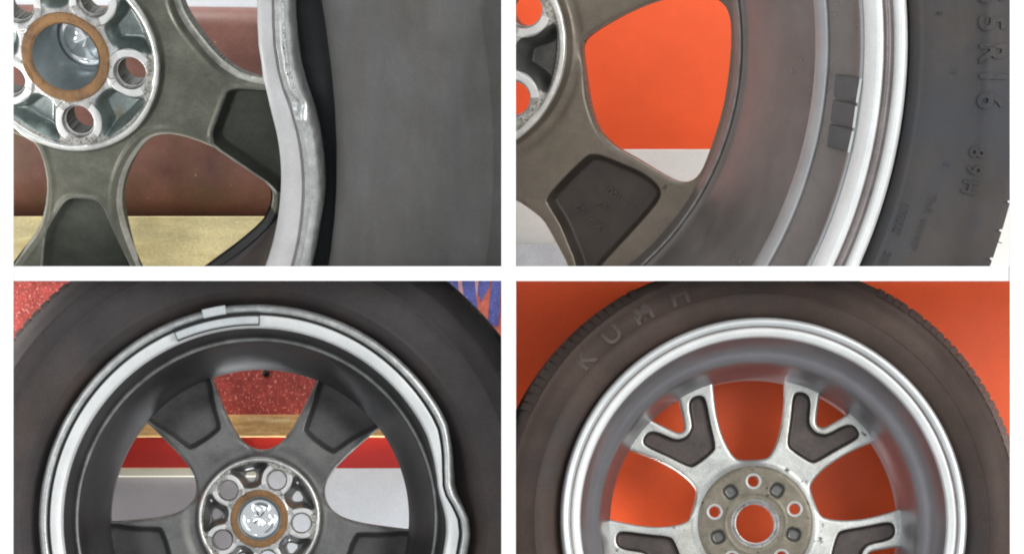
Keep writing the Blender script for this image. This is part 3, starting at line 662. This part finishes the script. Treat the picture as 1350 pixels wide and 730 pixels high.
# ================================================================== WHEEL 2 (upper right)
W2 = Wheel('alloy_wheel', (509, 60), .30, (609, 60), .64, BAY[2])
tag(W2.root, 'large taupe wheel with three square balance weights inside the rim', 'wheel')
def wheel2():
    W = W2; k = W.k
    r = lambda px, d: W.r_at(px, 60, d)
    rg = lambda L_: [(r(px, d), d) for px, d in L_]
    th = (-1.3, .7)
    W.revolve('rim_lip', rg([(1196, .045), (1196.5, .010), (1195, .003), (1190, -.001), (1184, .000), (1181, .006), (1179, .014)]), 'silver_flange', 300, th=th)
    W.revolve('rim_groove', rg([(1179, .014), (1176, .019), (1170, .020), (1167, .016), (1165, .011)]), 'groove_taupe', 300, th=th)
    W.revolve('rim_flange', rg([(1165, .011), (1162, .006), (1155, .008), (1146, .020), (1142, .034), (1139.5, .042)]), 'silver_flange', 300, th=th)
    W.revolve('barrel_edge', rg([(1139.5, .042), (1138, .040), (1135.5, .042), (1134, .050)]), 'step_grey', 300, th=th)
    W.revolve('weight_land', rg([(1134, .050), (1130, .062), (1114, .088), (1098, .108), (1093, .112)]), 'barrel_taupe', 300, th=th)
    W.revolve('barrel_step', rg([(1093, .112), (1091.5, .110), (1088, .111), (1081, .124), (1077, .130), (1075, .138)]), 'step_grey', 300, th=th)
    W.revolve('barrel', rg([(1075, .138), (1060, .168), (1030, .225), (1003, .285), (993, .31), (989, .322), (979, .345), (977, .345), (975.5, .350), (972, .358), (968, .366), (967, .42)]), 'barrel_taupe', 300, th=th)
    W.revolve('barrel_bead', rg([(978.2, .345), (977, .342), (975.6, .342), (974.2, .347)]), 'worn_edge_grey', 300, th=th)
    rt = (W.r_at(1331, 266, .08)+W.r_at(1306, 350, .08))/2
    sw = rg([(1186, .050), (1198, .044), (1201, .030), (1207, .024), (1211, .022), (1213, .0195), (1216, .0195), (1219, .018), (1240, .010), (1262, .006), (1266, .0045), (1270, .005), (1300, .008)])+[(rt-.040, .016), (rt-.024, .034), (rt-.008, .058), (rt-.0035, .081), (rt-.035, .14), (rt-.09, .25), (rt-.14, .36)]
    ty = W.revolve('tyre', sw, 'rubber_two', 300, th=th)
    sr = [p[0] for p in sw[1:16]]; sdp = [p[1] for p in sw[1:16]]
    surf = lambda rr: float(np.interp(rr, sr, sdp))
    # shoulder tread blocks
    base = None; pitch = math.radians(2.62)
    for i in range(-8, 8):
        a = i*pitch+.012; r1 = (W.r_at(1331, 266, .08)+W.r_at(1306, 350, .08))/2; r0 = r1-.026; w_ = pitch*r1*.5-.0020
        V = [(r0-.004, -w_, .028), (r0-.004, w_, .028), (r1-.007, w_, .060), (r1-.007, -w_, .060), (r1, -w_, .080), (r1, w_, .080), (r1-.022, w_, .13), (r1-.022, -w_, .13), (r0-.03, -w_, .13), (r0-.03, w_, .13)]
        ca, sa = math.cos(a), math.sin(a); V = [(x*ca-y*sa, x*sa+y*ca, z) for x, y, z in V]
        me = W.clip(mesh(V, [(0, 1, 2, 3), (3, 2, 5, 4), (4, 5, 6, 7), (7, 6, 9, 8), (0, 3, 4, 7, 8), (1, 9, 6, 5, 2)]))
        if len(me.polygons): link('tread_block', me, 'rubber_two', ty)
    # raised markings, tops pointing outward, reading downward
    def curl(px, py, flat=1.0):
        u, v = W.L(px, py, .008); mid = math.atan2(v, u); R0 = math.hypot(u, v)
        def fn(x, y, z):
            rr = R0+y; t = mid-x/R0
            return Vector((rr*math.cos(t), rr*math.sin(t), surf(rr)-.0002-z*flat))
        return fn
    for ch, px, py in (('5', 1304, -6), ('5', 1306, 31), ('R', 1307, 69), ('1', 1307, 101), ('6', 1304, 133)):
        W.letters(ch, .045, curl(px, py), 'rubber_two', ty, 'letter', .0040, bold=.0012)
    for ch, px, py in (('8', 1288, 201), ('9', 1284, 224), ('H', 1278, 247)):
        W.letters(ch, .028, curl(px, py), 'rubber_two', ty, 'letter', .0034, bold=.0005)
    for tx, px, py, sz in (('1705Z', 1185, 287, .017), ('SIII', 1165, 340, .016), ('1', 1256, 95, .014), ('1', 1247, 216, .014), ('I', 1310, 322, .012), ('8', 1237, 18, .012)):
        W.letters(tx, sz, curl(px, py), 'rubber_two', ty, 'lettering', .0016)
    W.letters('Tn9. oonow', .016, curl(1217, 293), 'rubber_two', ty, 'lettering', .0012)
    # face
    hc = W.L(609, 60, W.dh); H = np.array(hc); kk = k(W.dh)*1.80; h = Hub(hc, kk, math.radians(-44), False, 26.)
    LL = lambda pts: [W.L(x, y, W.dh) for x, y in pts]
    w0 = smooth_poly(LL([(764, 62), (768, 52), (779, 43), (800, 30), (826, 16), (857, 3), (885, -4), (915, -5), (938, -2), (950, 6), (956, 18), (959, 34), (958.5, 73), (952, 125), (944, 159), (934, 190), (927, 209), (920, 226), (911, 237), (899, 241.5), (886, 239), (862, 226), (836, 210), (816, 199), (800, 188), (784, 169), (774, 138), (769, 104), (765.5, 78)]), it=1)
    w1 = smooth_poly(LL([(660, 258), (680, 266), (696, 277), (712, 290), (722, 308), (731, 326), (743, 350), (760, 400), (700, 460), (560, 430), (560, 270)]), it=1)
    pc = smooth_poly(LL([(717, 262), (735, 241), (772, 204), (783, 203), (795, 206), (839, 225), (857, 237), (868, 251), (866, 264), (850, 284), (816, 321), (787, 352), (760, 390), (756, 350), (745, 321), (735, 295), (721, 272)]), it=2)
    win = lambda P: np.minimum(sd_poly(P, w0), sd_poly(P, w1)); poc = lambda P: sd_poly(P, pc)
    rl = W.r_at(974, 60, W.dh)
    def solid(P):
        return np.maximum.reduce([np.hypot(P[:, 0], P[:, 1])-rl, -win(P), -h.void(P)])
    u = k(W.dh)
    def height(P):
        rr = np.hypot(*(P-H).T)/u; w_ = win(P)/u
        d = np.full(len(P), W.dh)+.006*sstep(rr, 145, 200)+.006*np.exp(-((rr-158)/9)**2)+.012*sstep(rr, 200, 355)
        e = np.clip(1-w_/9, 0, 1); d = d+.008*(1-np.sqrt(np.clip(1-e*e, 0, 1)))
        d = d+.020*sstep(-poc(P)/u, -2, 10)
        return h.height(P, d)
    parts = HP(well='well_dark')
    parts.update({'spoke': ('hub_shoulder', 'cast_taupe', None), 'sp0': ('spoke', 'cast_taupe', None), 'sp1': ('spoke', 'cast_taupe', None), 'pk0': ('spoke_pocket', 'cast_pocket_two', 'sp0')})
    def rest(C):
        key = h.key(C); q = C-H; rr = np.hypot(q[:, 0], q[:, 1])/u; a = np.degrees(np.arctan2(q[:, 1], q[:, 0]))
        key[(rr > 166) & (a <= -11)] = 'sp0'; key[(rr > 166) & (a > -11)] = 'sp1'; key[(poc(C) < 0)] = 'pk0'; return key
    a_, b_ = W.L(640, 400, W.dh), W.L(990, -70, W.dh)
    out = disc(W, (a_[0], b_[0], a_[1], b_[1]), 1.6*u, solid, h.labels()+[poc], height, .03, parts, rest, 'cast_taupe')
    # cast markings in the pocket
    def flat(px, py, ang):
        c = W.L(px, py, W.dh+.02); ca, sa = math.cos(ang), math.sin(ang)
        def fn(x, y, z):
            return Vector((c[0]+x*ca-y*sa, c[1]+x*sa+y*ca, 0))
        def g(x, y, z):
            p = fn(x, y, z); p.z = float(height(np.array([[p.x, p.y]]))[0])-.0004-z; return p
        return g
    an = math.radians(180-43)
    for tx, px, py in (('L 1001', 809, 258), ('69', 792, 271.5), ('6X16 1/2', 777, 288)):
        W.letters(tx, .0165, flat(px, py, an), 'mark_two', out['pk0'], 'casting_mark', .0024)
    W.letters('II', .012, flat(877, 247, math.radians(-30)), 'cast_pocket_two', out['sp0'], 'casting_mark', .0008)
    # three square stick-on weights
    for q in ([(1101, 98), (1136.5, 102.5), (1131.5, 136), (1098.5, 128)], [(1098.2, 131), (1131, 138.5), (1127, 169), (1094, 160.5)], [(1093.5, 163), (1126.5, 171.5), (1120.5, 201.5), (1089.5, 194)]):
        V = []
        for lift in (0, 1):
            for i, (x, y) in enumerate(q):
                out_side = i in (1, 2)
                d = .050 if out_side else .100
                uu, vv = W.L(x, y, d-.010*lift); V.append((uu, vv, d-.010*lift+ (.012 if not lift else 0)))
        me = mesh(V, [(4, 5, 6, 7), (0, 1, 5, 4), (1, 2, 6, 5), (2, 3, 7, 6), (3, 0, 4, 7)])
        bm = bmesh.new(); bm.from_mesh(me); bmesh.ops.recalc_face_normals(bm, faces=bm.faces); bmesh.ops.bevel(bm, geom=[e for e in bm.edges if not e.is_boundary], offset=.0016, segments=2, affect='EDGES'); bm.to_mesh(me); bm.free()
        o = link('balance_weight', me, 'weight_dark', W.root)
        V2 = []
        for x, y, dx in ((q[1][0], q[1][1]+2, 0), (q[2][0], q[2][1], 0), (q[2][0]-3.2, q[2][1]-1, 0), (q[1][0]-3.2, q[1][1]+1.5, 0)):
            V2.append((*W.L(x, y, .0385), .0385))
        e = [Vector(p) for p in V2]; link('bright_edge', mesh(V2+[(p.x, p.y, p.z+.004) for p in e], [(0, 1, 2, 3), (0, 4, 5, 1), (1, 5, 6, 2), (2, 6, 7, 3), (3, 7, 4, 0)]), 'seat_bright', o)
wheel2()
